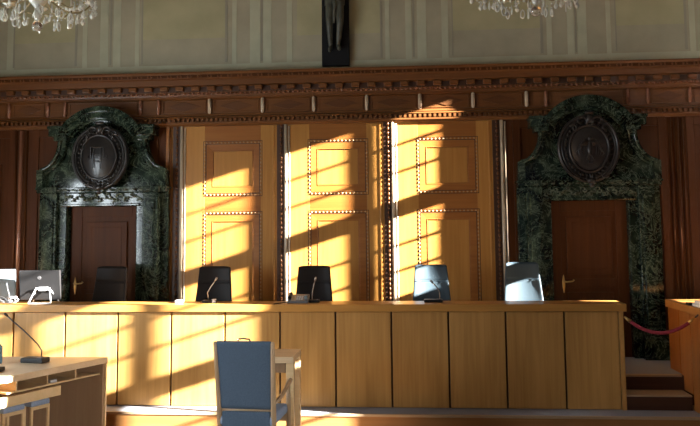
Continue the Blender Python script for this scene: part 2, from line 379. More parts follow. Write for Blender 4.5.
# cornice and frieze
cn = struct(MB().runx([(YW, 4.02), (9.20, 4.02), (9.20, 4.0), (9.215, 3.985), (9.22, 3.94), (9.25, 3.925), (9.255, 3.855), (9.275, 3.85), (9.31, 3.84), (9.31, 3.765), (9.35, 3.76), (9.355, 3.73), (9.39, 3.72), (YW, 3.72)],
            XL, XR).build('trim_20', M['brown_h'], smooth='auto'), 'carved brown wooden cornice above the panelling', 'cornice')
q = MB(); x = XL + .05
while x < XR - .15: q.box(x, x + .105, 9.25, 9.32, 3.785, 3.845); x += .205
q.build('modillion_row', M['brown_h'], cn, bevel=.012)
MB().box(XL, XR, 9.300, 9.312, 3.775, 3.85).build('recess_shade', M['groove'], cn)  # dark strip painting in the shade behind the modillions
MB().box(XL, XR, 9.212, 9.225, 3.945, 3.982).build('carved_band_ground', M['dark_h'], cn)
q = MB(); x = XL + .05
while x < XR: q.ball((x, 9.325, 3.757), .018, 6, 4, (1.1, 1, .9)); x += .062
q.build('bead_row', M['redmould'], cn, smooth=True)
q = MB(); x = XL + .05
while x < XR:
    q.ball((x, 9.215, 3.962), .018, 6, 4, (.8, .6, 1)); q.box(x + .035, x + .055, 9.205, 9.24, 3.95, 3.98); x += .13
q.build('leaf_row', M['brown_h'], cn, smooth=True)
fz = struct(MB().box(XL, XR, 9.40, YW, 3.40, 3.73).build('trim_21', M['brown_h']), 'wooden frieze with lozenges below the cornice', 'frieze')
q = MB()
q.runx([(9.40, 3.735), (9.365, 3.73), (9.365, 3.705), (9.40, 3.69)], XL, XR); q.runx([(9.40, 3.51), (9.385, 3.505), (9.38, 3.48), (9.40, 3.475)], XL, XR)
q.runx([(9.40, 3.475), (9.36, 3.465), (9.355, 3.45), (9.40, 3.44)], XL, XR)
q.runx([(9.44, 3.405), (9.37, 3.40), (9.37, 3.375), (9.39, 3.35), (9.44, 3.345)], XL, XR)
q.build('frieze_moulding', M['brown_h'], fz)
q = MB(); x = XL + .02
while x < XR: q.box(x, x + .032, 9.362, 9.41, 3.405, 3.443); x += .062
q.build('dentil_row', M['brown_h'], fz)
CX = [-5.92, -5.251, -4.724, -4.486, -3.475, -3.235, -2.561, -1.87, -1.208, -.531, .139, .801, 1.461, 1.70, 2.694, 2.933, 3.434, 4.1]
for x in CX:
    q = MB(); q.tube([(x, 9.385, 3.525), (x, 9.38, 3.68)], .024, 10); q.ball((x, 9.38, 3.68), .024, 10, 6); q.ball((x, 9.385, 3.525), .024, 10, 6)
    q.build('console', M['lightmould'] if -3 < x < 1.6 else M['redmould'], fz, smooth=True)  # middle consoles paler, their highlight put in the colour
q = MB()
for a, c in zip(CX, CX[1:]):
    if c - a < .45: continue
    f = .05
    q.box(a + f, c - f, 9.388, 9.40, 3.675, 3.69); q.box(a + f, c - f, 9.388, 9.40, 3.52, 3.533); q.box(a + f, a + f + .014, 9.388, 9.40, 3.533, 3.675); q.box(c - f - .014, c - f, 9.388, 9.40, 3.533, 3.675)
q.build('frieze_frame', M['brown_h'], fz, bevel=.003)
q = MB()
for i, (a, c) in enumerate(zip(CX, CX[1:])):
    if c - a < .45 or i % 2 == 0 and False: continue
    m_ = (a + c) / 2; h = (c - a) * .33
    q.prism([(m_ - h, 3.604), (m_, 3.542), (m_ + h, 3.604), (m_, 3.666)], 9.392, 9.402)
q.build('lozenge', M['lozenge'], fz, bevel=.004)

# ------------------------------------------------------------------ doors in the marble doorways
def door(nm, xc, hx, label):
    q = MB(); w = .47; y = 9.38
    q.box(xc - w, xc + w, y, YP + .005, .45, 2.40)
    o = struct(q.build(nm, M['dark_v']), label, 'door')
    for z0, z1 in ((1.43, 2.13), (.62, 1.22)):
        q = MB(); a, c = xc - .27, xc + .27
        for (i, dy) in ((0, .028), (.028, .012), (.066, .030)): q.box(a + i, c - i, y - dy, y, z0 + i, z1 - i)
        q.build('door_panel', M['dark_v'], o, bevel=.006)
    for x0, x1, z0, z1 in ((xc - w, xc - .33, .45, 2.4), (xc + .33, xc + w, .45, 2.4), (xc - .33, xc + .33, 2.2, 2.4), (xc - .33, xc + .33, 1.27, 1.38)):
        MB().box(x0, x1, y - .012, y, z0, z1).build('door_stile', M['dark_v'], o, bevel=.004)
    q = MB(); q.prism([(hx + .017 * cos(t) , 1.32 + .10 * sin(t) * (1 + .12 * cos(4 * t))) for t in [i * pi / 10 for i in range(20)]], y - .02, y - .01)
    p = q.build('handle_plate', M['brass'], o, bevel=.003)
    q = MB(); q.tube([(hx, y - .012, 1.35), (hx, y - .05, 1.35), (hx + .03, y - .06, 1.345), (hx + .10, y - .055, 1.353), (hx + .115, y - .05, 1.37)], [.011, .011, .011, .009, .013], 10)
    q.build('door_handle', M['brass'], o, smooth=True)
door('door_1', -3.885, -4.29, 'reddish wooden door with a raised panel in the left marble doorway')
door('door_2', 2.15, 1.835, 'dark reddish wooden door in the right marble doorway')

# ------------------------------------------------------------------ marble doorways
def mirror(fn):
    for s in (-1, 1): fn(s)
def portal(xc, label, emblem):
    t = thing('marble_doorway', label, 'doorway', (xc, YW - .032, .45))
    Y = lambda y: (y if y < YW else YW - .032) - (YW - .032)
    Z = lambda z: z - .45
    def bx(q, x0, x1, y0, y1, z0, z1): q.box(min(x0, x1), max(x0, x1), Y(y0), Y(y1), Z(z0), Z(z1))
    for s in (-1, 1):
        q = MB(); bx(q, s * .73, s * .835, 9.33, YW, .45, 2.50); bx(q, s * .55, s * .74, 9.21, YW, .45, 2.50); bx(q, s * .445, s * .56, 9.27, YW, .45, 2.36)
        bx(q, s * .585, s * .705, 9.19, 9.22, .75, 2.40)
        bx(q, s * .53, s * .85, 9.13, YW, .45, .68); bx(q, s * .54, s * .845, 9.16, YW, .68, .73)
        q.build('pier', M['marble'], t, bevel=.012, seg=3)
    q = MB(); bx(q, -.56, .56, 9.26, YW, 2.325, 2.50); bx(q, -.50, .50, 9.24, YW, 2.325, 2.36)
    q.build('lintel', M['marble'], t, bevel=.01)
    q = MB(); bx(q, -.835, .835, 9.24, YW, 2.50, 2.56); bx(q, -.85, .85, 9.225, YW, 2.545, 2.575); bx(q, .55, .76, 9.19, YW, 2.50, 2.575); bx(q, -.76, -.55, 9.19, YW, 2.50, 2.575)
    q.build('string_course', M['marble'], t, bevel=.01)
    # curved gable body
    pts = [(-.82, 2.57), (-.82, 2.78)]
    for i in range(1, 13):
        a = i / 12; th = a * pi / 2
        pts.append((-.82 + .26 * sin(th), 2.80 + .38 * (1 - cos(th))))
    left = pts[:]; arch = []
    Ra, za = .50, 2.99
    for i in range(0, 17):
        th = pi - R(32) - i * (pi - 2 * R(32)) / 16
        arch.append((Ra * cos(th), za + Ra * sin(th)))
    body = left + [(-.56, 3.27)] + arch + [(.56, 3.27)] + [(-x, z) for x, z in reversed(left)]
    q = MB(); q.prism([(x, Z(z)) for x, z in body], Y(9.335), 0)
    q.build('gable', M['marble'], t, bevel=.01)
    for s in (-1, 1):
        ct = left[1:] + [(-.56, 3.2)]; q = MB(); q.prism([(s * x, Z(z)) for x, z in ct] + [(s * (x + .085), Z(z)) for x, z in ct[::-1]], Y(9.27), Y(9.34)); q.build('gable_border', M['marble'], t, bevel=.012)
        cv = [(s * (x + .012), Y(9.25), Z(z)) for x, z in left[1:]]
        q = MB(); q.tube(cv, .026, 10); q.tube([(p[0] * .93, p[1] + .035, p[2] - .03) for p in cv], .012, 8)
        bx(q, s * .75, s * .83, 9.22, 9.30, 2.575, 2.80)
        q.build('volute', M['marble'], t, smooth='auto')
        q = MB(); bx(q, s * .45, s * .62, 9.22, YW, 3.17, 3.24); bx(q, s * .45, s * .675, 9.19, YW, 3.225, 3.345); bx(q, s * .45, s * .69, 9.175, YW, 3.32, 3.36)
        q.build('cap_block', M['marble'], t, bevel=.01)
    # stepped arch moulding
    q = MB()
    for r0, r1, y in ((.465, .59, 9.19), (.545, .61, 9.15), (.44, .48, 9.24)):
        out = []; inn = []
        for i in range(25):
            th = pi - R(30) - i * (pi - 2 * R(30)) / 24
            out.append((r1 * cos(th), Z(za + r1 * sin(th)))); inn.append((r0 * cos(th), Z(za + r0 * sin(th))))
        q.prism(out + inn[::-1], Y(y), 0)
    q.build('arch', M['marble'], t, bevel=.008)
    # garland carving over the door
    q = MB(); rr = random.Random(3)
    for i in range(30):
        x = -.50 + i * 1.0 / 29; z = 2.435 - .035 * cos(i * 1.3) ; a = rr.uniform(0, 6)
        q.tube([(x + .035 * (1 - k * .12) * cos(a + k * .8), Y(9.25) - .012, Z(z) + .030 * (1 - k * .12) * sin(a + k * .8)) for k in range(7)], [.004, .008, .011, .012, .011, .008, .004], 6)
    for i in range(14):
        x = -.62 + i * 1.24 / 13
        q.ball((x, Y(9.195), Z(2.53)), .018, 8, 6, (1.6, .6, .7))
    q.build('garland_carving', M['carved'], t, smooth=True)
    # cartouche
    cx, cz = -.005, 2.945
    def ell(rx, rz, y, k=40, egg=.04):
        return [(cx + rx * cos(a) * (1 + egg * sin(a)), Y(y), Z(cz) + rz * sin(a)) for a in [2 * pi * i / k for i in range(k)]]
    car = MB(); car.grid(lambda u, v: (cx + (.385 * v) * cos(2 * pi * u) * (1 + .04 * sin(2 * pi * u)), Y(9.215) + .05 * v * v, Z(cz) + .43 * v * sin(2 * pi * u)), 40, 8, True)
    for i in range(40): pass
    co = car.build('cartouche', M['bronze'], t, smooth=True); co.scale = (.92, 1, .95); co.location = (0, 0, .05 * Z(cz))
    q = MB(); q.tube(ell(.37, .415, 9.20), .024, 8, True); q.tube(ell(.335, .38, 9.195), .012, 6, True); q.tube(ell(.245, .295, 9.16), .017, 8, True)
    q.build('oval_rim', M['bronze'], co, smooth=True)
    q = MB()
    for i in range(34):
        a = 2 * pi * i / 34
        q.ball((cx + .292 * cos(a) * (1 + .04 * sin(a)), Y(9.19), Z(cz) + .34 * sin(a)), .021, 7, 5, (1, .6, 1))
    q.build('berry_ring', M['bronze'], co, smooth=True)
    q = MB(); q.grid(lambda u, v: (cx + (.24 * v) * cos(2 * pi * u) * (1 + .04 * sin(2 * pi * u)), Y(9.125) + .045 * v * v, Z(cz) + .29 * v * sin(2 * pi * u)), 36, 8, True)
    q.build('oval_shield', M['bronze'], co, smooth=True)
    # scrolls at top and foot
    q = MB()
    def curl(x, z, r0, a0, da, w=.016, fl=1):
        q.tube([(x + fl * (r0 * (1 - k / 16)) * cos(a0 + da * k / 14), Y(9.15), Z(z) + (r0 * (1 - k / 16)) * sin(a0 + da * k / 14)) for k in range(15)], [w * (1 - .03 * k) for k in range(15)], 8)
    for s in (-1, 1):
        curl(s * .11 + .01, 3.29, .085, R(210), -R(330), .018, s); curl(s * .20 + .01, 3.20, .06, R(30), R(300), .015, s)
        curl(s * .05 + .01, 2.575, .05, R(120), R(300), .014, s); curl(s * .16 + .01, 2.62, .055, R(-20), -R(260), .014, s)
    q.ball((.01, Y(9.14), Z(3.32)), .045, 12, 8, (1, .6, 1.2)); q.ball((.01, Y(9.14), Z(3.40)), .035, 12, 8, (1.8, .6, .7))
    q.ball((.01, Y(9.15), Z(2.535)), .05, 12, 8, (1.1, .6, .8)); q.ball((.01, Y(9.16), Z(2.49)), .035, 12, 8, (.9, .6, 1.2))
    q.build('scroll_crest', M['bronze'], co, smooth=True)
    q = MB(); y0, y1 = Y(9.108), Y(9.15)
    if emblem == 'quarters':
        for s in (-1, 1):
            q.tube([(cx + s * .085, y0 + .01, Z(cz + .13)), (cx + s * .085, y0 + .01, Z(cz - .02)), (cx + s * .13, y0 + .015, Z(cz - .02)), (cx + s * .13, y0 + .02, Z(cz + .02))], .009, 6)
            q.tube([(cx + s * .05, y0, Z(cz + .12)), (cx + s * .05, y0, Z(cz - .16))], .007, 6)
        q.tube([(cx - .08, y0, Z(cz + .13)), (cx + .08, y0, Z(cz + .13))], .008, 6); q.tube([(cx - .05, y0, Z(cz + .04)), (cx + .05, y0, Z(cz + .04))], .007, 6)
        q.tube([(cx - .05, y0, Z(cz - .06)), (cx + .05, y0, Z(cz - .06))], .007, 6)
    else:
        q.ball((cx, y0 + .01, Z(cz - .01)), .04, 12, 8, (.85, .5, 2.2)); q.ball((cx + .005, y0 + .005, Z(cz + .12)), .026, 10, 8, (1, .7, 1.1))
        q.tube([(cx + .01, y0, Z(cz + .12)), (cx + .045, y0, Z(cz + .115))], [.012, .003], 6)
        for s in (-1, 1):
            for k in range(4):
                a = .035 + .03 * k
                q.tube([(cx + s * .03, y0 + .01, Z(cz + .07 - .01 * k)), (cx + s * (.05 + a * .5), y0 + .008, Z(cz + .11 - .02 * k)), (cx + s * (.05 + a), y0 + .015, Z(cz + .02 - .03 * k)), (cx + s * (.045 + a * .8), y0 + .02, Z(cz - .10 + .0 * k))], [.012, .012, .009, .004], 6)
            q.tube([(cx + s * .02, y0 + .01, Z(cz - .09)), (cx + s * .05, y0 + .01, Z(cz - .15))], [.01, .006], 6)
        q.prism([(cx - .012, Z(cz - .10)), (cx + .012, Z(cz - .10)), (cx + .03, Z(cz - .19)), (cx - .03, Z(cz - .19))], y0 + .005, y1)
    q.build('shield_relief', M['bronze'], co, smooth='auto')
    t.scale = (1.02, 1, 1)
    return t
portal(-3.925, 'dark green marble doorway with oval cartouche at the left, behind the computer monitors', 'quarters')
portal(2.155, 'dark green marble doorway with oval cartouche at the right, behind the steps and crimson rope', 'eagle')

# ------------------------------------------------------------------ crucifix above the centre
cr = thing('crucifix', 'tall dark wall crucifix with carved bronze figure above the middle bay', 'crucifix', (-.925, YW - .006, 4.087))
q = MB(); q.box(-.175, .175, -.07, 0, 0, 1.95); q.box(-.80, .80, -.07, 0, 1.25, 1.55); q.build('cross_board', M['board'], cr, bevel=.006)
def skin(name, verts, edges, radii, mat, parent, root=0, sub=2):
    me = bpy.data.meshes.new(name); me.from_pydata(verts, edges, []); o = bpy.data.objects.new(name, me); C.objects.link(o)
    o.modifiers.new('skin', 'SKIN'); 
    for i, r in enumerate(radii):
        sv = me.skin_vertices[0].data[i]; sv.radius = (r, r) if not isinstance(r, tuple) else r; sv.use_root = (i == root)
    o.modifiers['skin'].use_smooth_shade = True
    s = o.modifiers.new('sub', 'SUBSURF'); s.levels = s.render_levels = sub
    me.materials.append(mat); o.parent = parent; return o
V = [(0, -.13, .86), (0, -.13, 1.02), (0, -.12, 1.20), (0, -.13, 1.30), (0, -.17, 1.40), (0, -.17, 1.50),
     (-.055, -.14, .80), (-.065, -.19, .55), (-.060, -.13, .33), (-.055, -.12, .235), (-.06, -.17, .185), (-.065, -.19, .155),
     (.055, -.14, .80), (.075, -.19, .55), (.050, -.13, .34), (.040, -.12, .25), (.055, -.17, .20), (.065, -.19, .17),
     (-.14, -.12, 1.26), (-.40, -.11, 1.36), (-.66, -.10, 1.42), (-.73, -.10, 1.44), (.14, -.12, 1.26), (.40, -.11, 1.36), (.66, -.10, 1.42), (.73, -.10, 1.44)]
E_ = [(0, 1), (1, 2), (2, 3), (3, 4), (4, 5), (0, 6), (6, 7), (7, 8), (8, 9), (9, 10), (10, 11), (0, 12), (12, 13), (13, 14), (14, 15), (15, 16), (16, 17), (2, 18), (18, 19), (19, 20), (20, 21), (2, 22), (22, 23), (23, 24), (24, 25)]
RR = [.085, .078, .10, .04, .05, .055, .07, .048, .036, .026, .027, .018, .07, .048, .036, .026, .027, .018, .045, .032, .024, .02, .045, .032, .024, .02]
body = skin('crucified_figure', V, E_, RR, M['figure'], cr)
q = MB(); q.grid(lambda u, v: (.115 * (1 + .15 * sin(9 * u * 2 * pi)) * cos(2 * pi * u), -.13 + .075 * sin(2 * pi * u), .93 - .16 * v), 36, 5, True)
q.tube([(0.0, -.20, .86), (.012, -.21, .74), (.0, -.205, .60), (-.006, -.20, .52)], [.025, .028, .022, .010], 8)
q.build('loincloth', M['figure'], cr, smooth=True)

# ------------------------------------------------------------------ judges bench
jb = thing('judges_bench', 'long golden wooden judges bench with vertical front panels across the room', 'bench', (0, 7.96, .15))
MB().box(-5.6, 2.10, .045, .33, 0, .985).build('carcass', M['groove'], jb)
GX = [-5.50, -4.915, -4.33, -3.747, -3.161, -2.573, -1.991, -1.398, -.808, -.221, .371, .959, 1.552, 2.10]
for a, c in zip(GX, GX[1:]):
    MB().box(a + .010, c - .010, .0, .05, .008, .982).build('front_panel', M['bench_v'], jb, bevel=.003)
MB().box(2.098, 2.145, -.004, .35, 0, .985).build('end_panel', M['bench_v'], jb, bevel=.004)
MB().box(-5.6, 2.172, -.03, .36, .988, 1.065).build('ledge_top', M['bench_h'], jb, bevel=.004)
MB().box(-5.6, 2.10, .33, .62, .93, .99).build('judges_desk_top', M['bench_h'], jb, bevel=.004)

# partition at the right
pt = thing('wooden_partition', 'reddish wooden partition with thick top rail at the right edge beside the steps', 'partition', (2.81, 8.0, 0))
for i, (a, c) in enumerate([(-.70, -.36), (-.35, -.02), (-.01, .31), (.32, .64)]):
    MB().box(0, .05, a, c, 0.002 if a < -.3 else .15 if a < -.03 else .302 if a < .2 else .452, 1.112).build('side_panel', M['partition_v'], pt, bevel=.003)
MB().box(.002, 1.4, .60, .64, .452, 1.112).build('end_panel', M['partition_v'], pt, bevel=.003)
MB().box(-.02, 1.4, -.70, .66, 1.117, 1.195).build('top_rail', M['partition_h'], pt, bevel=.004)
o = MB(); o.box(2.82, 3.02, 7.72, 7.93, 1.1955, 1.222); o.box(2.84, 3.0, 7.75, 7.92, 1.222, 1.25)
tag(o.build('paper_stack', M['paper'], bevel=.002), 'white stack of papers on the partition top at the right edge', 'papers')
o = MB(); o.box(2.795, 2.86, 7.95, 8.05, 1.1955, 1.222); tag(o.build('desk_device', M['plastic'], bevel=.008), 'small black object lying beside white papers on the partition', 'desk object')

# rope
rp = thing('barrier_rope', 'crimson velvet barrier rope hanging between bench end and partition', 'rope', (2.165, 7.98, 1.07))
n_ = 24; pts = []
P0 = Vector((2.155, 7.965, 1.085)); P1 = Vector((2.79, 7.70, 1.13))
for i in range(n_ + 1):
    a = i / n_; p = P0.lerp(P1, a); p.z -= .17 * 4 * a * (1 - a); p.x += 0; pts.append(p - Vector(rp.location))
MB().tube(pts[2:-3], .017, 12).build('velvet_cord', M['velvet'], rp, smooth=True)
MB().tube(pts[:3], [.009, .015, .02], 10).build('brass_end', M['brass'], rp, smooth=True)
MB().tube(pts[-4:-1], [.02, .015, .009], 10).build('brass_end', M['brass'], rp, smooth=True)
MB().tube(pts[-2:] + [Vector((2.812, 7.69, 1.14)) - rp.location], .008, 8).build('hook', M['darkmetal'], rp, smooth=True)

# ------------------------------------------------------------------ judges chairs
def office_chair(x, y, rz, mat, label, dz=0, wt=.37, wb=.48):
    t = thing('judges_chair', label, 'chair', (x, y, .45), rz, 'high backed judges chairs')
    # front of the chair points to -Y ; backrest panel
    def back(u, v, yo):
        w = wb + (wt - wb) * v; z = .52 + dz + .615 * v
        xx = (u - .5) * w; edge = abs(u - .5) * 2
        bow = .05 * edge ** 2 * -1 + .02 * sin(pi * v)
        z -= .012 * edge ** 6 if v > .99 else 0
        return (xx, .13 + .12 * v + bow + yo, z)
    def closed(u, v):
        # cross-section loop
        a = 2 * pi * u; cx_ = cos(a); sx_ = sin(a)
        px = .5 + .5 * (abs(cx_) ** .35) * (1 if cx_ > 0 else -1); th = .030 * (abs(sx_) ** .5) * (1 if sx_ > 0 else -1)
        w = 1.0; 
        vv = v; fall = 1.0
        if v > .96: fall = max(0, 1 - ((v - .96) / .04) ** 2) ** .5; 
        if v < .04: fall = max(0, 1 - ((.04 - v) / .04) ** 2) ** .5
        crease = .010 * math.exp(-((v - .70) / .012) ** 2)
        wr = .003 * sin(14 * px + 5 * v) * (v < .68)
        p = back(.5 + (px - .5) * (.93 + .07 * fall), vv, 0)
        return (p[0], p[1] + (th * fall) * (1 if sx_ > 0 else 1) + (crease + wr if sx_ < 0 else 0), p[2])
    q = MB(); q.grid(closed, 36, 44, True); q.build('backrest', mat, t, smooth=True)
    q = MB(); z = .51 + dz + .615 * .70 + .006
    q.tube([(((u - .5) * (wb + (wt - wb) * .7)) * .97, .13 + .12 * .7 - .05 * (abs(u - .5) * 2) ** 2 + .014 - .028, z) for u in [i / 10 for i in range(11)]], .0035, 6); q.build('headrest_seam', mat, t, smooth=True)
    q = MB(); q.box(-.25, .25, -.30, .16, .43, .52); q.build('seat', mat, t, smooth=True, bevel=.035, seg=4)
    for s in (-1, 1):
        q = MB(); q.tube([(s * .27, .12, .50), (s * .29, .10, .56), (s * .29, .02, .595), (s * .29, -.18, .595)], [.016, .016, .02, .022], 8); q.build('armrest', M['plastic'], t, smooth=True)
    q = MB(); q.lathe([(.05, .36), (.05, .43)], (0, 0, 0)); q.lathe([(.025, .08), (.025, .38)], (0, 0, 0)); q.build('gas_column', M['metal'], t, smooth='auto')
    for k in range(5):
        a = 2 * pi * k / 5 + .3
        q = MB(); q.tube([(0, 0, .10), (.14 * cos(a), .14 * sin(a), .09), (.27 * cos(a), .27 * sin(a), .062)], [.026, .02, .014], 8)
        l_ = q.build('base_arm', M['plastic'], t, smooth=True)
        q = MB(); q.ball((.27 * cos(a), .27 * sin(a), .032), .0315, 12, 8, (1, .7, 1)); q.build('caster', M['plastic'], l_, smooth=True)
    return t
CH = [(-3.655, 8.68, R(-14), 'leather', 'black high-backed judges chair in front of the left marble doorway', 0),
      (-2.335, 8.65, R(0), 'leather', 'black judges chair before the left oak bay, behind a lone microphone', -.005),
      (-1.135, 8.65, R(3), 'leather', 'black judges chair before the middle oak bay, behind the desk telephone', -.005),
      (.232, 8.65, R(3), 'leather_sunlit', 'slate leather judges chair in sunlight before the right oak bay', .0),
      (1.272, 8.65, R(2), 'leather_sunlit', 'slate leather judges chair at right, beside the right marble doorway', .02)]
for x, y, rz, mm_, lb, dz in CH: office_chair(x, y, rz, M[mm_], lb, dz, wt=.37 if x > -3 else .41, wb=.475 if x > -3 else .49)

# ------------------------------------------------------------------ microphones and gear on the bench
def mic(x, y, z, path, label, rz=0, base=(.075, .05, .03), mat='gooseneck', r=.0055):
    t = thing('gooseneck_microphone', label, 'microphone', (x, y, z), rz, 'gooseneck microphones')
    bw, bd, bh = base
    q = MB(); q.box(-bw, bw, -bd, bd, 0, bh); q.build('base', M['plastic'], t, bevel=.008, seg=3)
    q = MB(); q.box(bw * .35, bw * .8, -bd * .8, -bd * .1, bh, bh + .006); q.build('talk_button', M['greyplastic'], t, bevel=.002)
    q = MB(); q.tube(path, r, 8); q.build('neck', M[mat], t, smooth=True)
    a, c = Vector(path[-2]), Vector(path[-1]); d = (c - a).normalized()
    q = MB(); q.tube([c - d * .004, c + d * .008, c + d * .035, c + d * .042], [r * 1.1, r * 1.9, r * 1.9, r * 1.1], 10); q.build('capsule', M['plastic' if mat != 'gooseneck' else 'gooseneck'], t, smooth=True)
    return t
mic(-2.215, 8.16, 1.215, [(-.01, 0, .025), (-.015, 0, .07), (-.018, -.01, .11), (.02, -.02, .17), (.055, -.03, .215), (.072, -.035, .24)], 'gooseneck microphone on the bench before the left oak bay chair')
tag(MB().box(-2.17, -2.135, 8.10, 8.15, 1.2155, 1.26).build('white_tent_card', M['white'], bevel=.004), 'small white item beside the microphone of the left bay chair', 'desk object')
tag(MB().box(-2.585, -2.51, 8.10, 8.19, 1.2155, 1.247).build('white_charger', M['white'], bevel=.008), 'small white item on the bench left of the left bay microphone', 'desk object')
mic(-1.055, 8.16, 1.215, [(-.025, 0, .025), (-.025, 0, .07), (-.020, -.01, .12), (-.006, -.02, .18), (.010, -.03, .235)], 'gooseneck microphone on the bench just right of the desk telephone', base=(.055, .05, .03))
ph = thing('desk_telephone', 'grey desk telephone with buttons on the bench before the middle chair', 'telephone', (-1.215, 8.14, 1.215))
q = MB(); q.runx([(-.08, 0), (-.08, .025), (.07, .085), (.08, .08), (.08, 0)], -.125, .10); q.build('body', M['greyplastic'], ph, bevel=.006)
q = MB(); q.tube([(-.105, -.06, .05), (-.105, -.02, .075), (-.105, .04, .09), (-.105, .07, .09)], [.022, .014, .014, .022], 10); q.build('handset', M['plastic'], ph, smooth=True)
q = MB()
for i in range(3):
    for j in range(4):
        yy = -.055 + j * .022; q.box(-.03 + i * .026, -.012 + i * .026, yy, yy + .014, .033 + (yy + .055) * .4, .043 + (yy + .055) * .4)
q.build('keypad', M['white'], ph)
q = MB(); q.box(.055, .09, -.05, .05, .04, .082); q.build('display', M['glare'], ph)
tag(MB().tube([(-1.46, 7.945, 1.220), (-1.42, 7.99, 1.223), (-1.38, 8.06, 1.225), (-1.31, 8.10, 1.225), (-1.30, 8.15, 1.225)], .006, 6).build('telephone_cable', M['plastic'], smooth=True), 'thin black cable trailing from the desk telephone over the bench edge', 'cable')
mic(.225, 8.16, 1.215, [(.065, 0, .02), (.07, 0, .07), (.065, -.005, .115), (.035, -.015, .165), (-.002, -.025, .205)], 'gooseneck microphone on the bench before the sunlit black chair', base=(.10, .05, .032))

# computer monitors at the left
def monitor(x, y, z, rz, mat, label, w_=.46, h_=.33, stand=True):
    t = thing('computer_monitor', label, 'monitor', (x, y, z), rz)
    til = Matrix.Rotation(R(8), 4, 'X')
    q = MB(); q.box(-w_ / 2, w_ / 2, -.0, .03, .035, .035 + h_); q.xf(til); q.build('shell', M[mat], t, bevel=.008, seg=3)
    q = MB(); q.box(-w_ / 2 + .015, w_ / 2 - .015, .03, .032, .05, .02 + h_); q.xf(til); q.build('screen', M['plastic'], t)
    q = MB(); q.tube([(.0 + .017 * cos(a), -.002, .285 + .017 * sin(a)) for a in [i * pi / 8 for i in range(16)]], .0022, 6, True)
    q.tube([(-.007, -.002, .277), (-.003, -.002, .293)], .0016, 5); q.tube([(.003, -.002, .277), (.007, -.002, .293)], .0016, 5); q.xf(til); q.build('round_emblem', M['greyplastic'], t, smooth=True)
    q = MB()
    if not stand:
        q.tube([(0, .03, .012), (0, .05, .16)], .02, 8); q.box(-.12, .12, -.03, .12, 0, .014)
        q.build('stand', M['greyplastic'], t, smooth='auto'); return t
    # easel stand
    for s in (-1, 1):
        q.tube([(s * .075, -.05, .165), (s * .125, -.13, .008)], .0065, 8); q.tube([(s * .075, -.05, .165), (s * .145, .05, .012)], .0065, 8)
    q.tube([(-.125, -.13, .008), (.125, -.13, .008)], .008, 8); q.tube([(-.078, -.05, .165), (.078, -.05, .165)], .010, 8); q.box(-.05, .05, -.05, .01, .14, .18)
    q.xf(Matrix.Translation((.045, 0, 0))); q.build('stand', M['white'], t, smooth='auto')
    return t
monitor(-4.125, 8.14, 1.215, R(4), 'screenback', 'dark grey computer monitor seen from behind, with a white easel stand')
monitor(-4.68, 8.20, 1.215, R(10), 'glare', 'computer monitor with painted pale glare seen from behind at the left edge', w_=.44, h_=.34, stand=False)
q = MB(); rr = random.Random(5)
for k in range(7):
    a = rr.uniform(0, 6); cx_ = -4.46 + rr.uniform(-.07, .07); y_ = 8.04 + rr.uniform(-.03, .03)
    q.tube([(cx_ + (.06 + .01 * sin(3 * j)) * cos(a + j * .7), y_ + .015 * sin(j), 1.262 + .035 * sin(a + j * .7 + k)) for j in range(9)], .005, 6)
q.tube([(-4.46, 8.05, 1.225), (-4.43, 8.04, 1.30), (-4.47, 8.06, 1.40), (-4.50, 8.10, 1.44)], .007, 6)
tag(q.build('cable_tangle', M['white'], smooth=True), 'tangle of pale cables between the two computer monitors', 'cables')

# ------------------------------------------------------------------ front desk at the left
O2 = Vector((-2.914, 7.108)); ev = Vector((-.4156, -.9095)); nv = Vector((.9095, -.4156))
def L(t, n): p = O2 + ev * t + nv * n; return (p.x, p.y)
def desk(t0, t1, z, label, back=True, right=True):
    t = thing('courtroom_desk', label, 'desk', (0, 0, 0))
    far = (-5.2, 7.108); W = 1.9
    a = L(t0, 0); c = L(t1, 0)
    top = [a, c, (c[0] - W, c[1]), (a[0] - W, a[1])]
    MB().plan(top, z - .055, z).build('desk_top', M['desk_h'], t, bevel=.003)
    def strip(n0, n1, ta, tb_, z0, z1, nm, mat): return MB().plan([L(ta, n1), L(tb_, n1), L(tb_, n0), L(ta, n0)], z0, z1).build(nm, mat, t, bevel=.002)
    strip(-.36, -.015, t0 + .06, t1 - .02, z - .152, z - .137, 'shelf', M['desk_edge'])
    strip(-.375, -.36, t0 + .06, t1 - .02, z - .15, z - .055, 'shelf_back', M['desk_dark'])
    k = t0 + .36
    while k < t1:
        strip(-.36, -.015, k, k + .014, z - .137, z - .056, 'divider', M['desk_edge']); k += .31
    return t, strip
d1, st = desk(0, 1.10, .80, 'wooden desk at left carrying the microphone, with open shelf under its edge')
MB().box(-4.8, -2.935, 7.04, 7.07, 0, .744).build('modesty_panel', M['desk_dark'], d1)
MB().box(-2.955, -2.918, 7.075, 7.10, 0, .744).build('end_panel', M['desk_edge'], d1, bevel=.003)
st(-.09, -.05, .50, 1.10, .535, .62, 'knee_rail', M['desk_edge'])
d2, st2 = desk(1.105, 2.3, .806, 'sunlit near desk at the left edge, butting against the desk with microphone')
st2(-.09, -.05, 1.105, 2.3, .535, .62, 'knee_rail', M['desk_edge'])
for ts in (1.15, 2.25): st2(-.50, -.40, ts - .03, ts, 0, .75, 'leg', M['desk_edge'])
a_ = L(.62, -.12)
tag(MB().plan([L(.57, -.02), L(.64, -.02), L(.64, -.08), L(.57, -.08)], .664, .69).build('white_box', M['white'], bevel=.003), 'small pale item lying in the open shelf of the left desk', 'desk object')
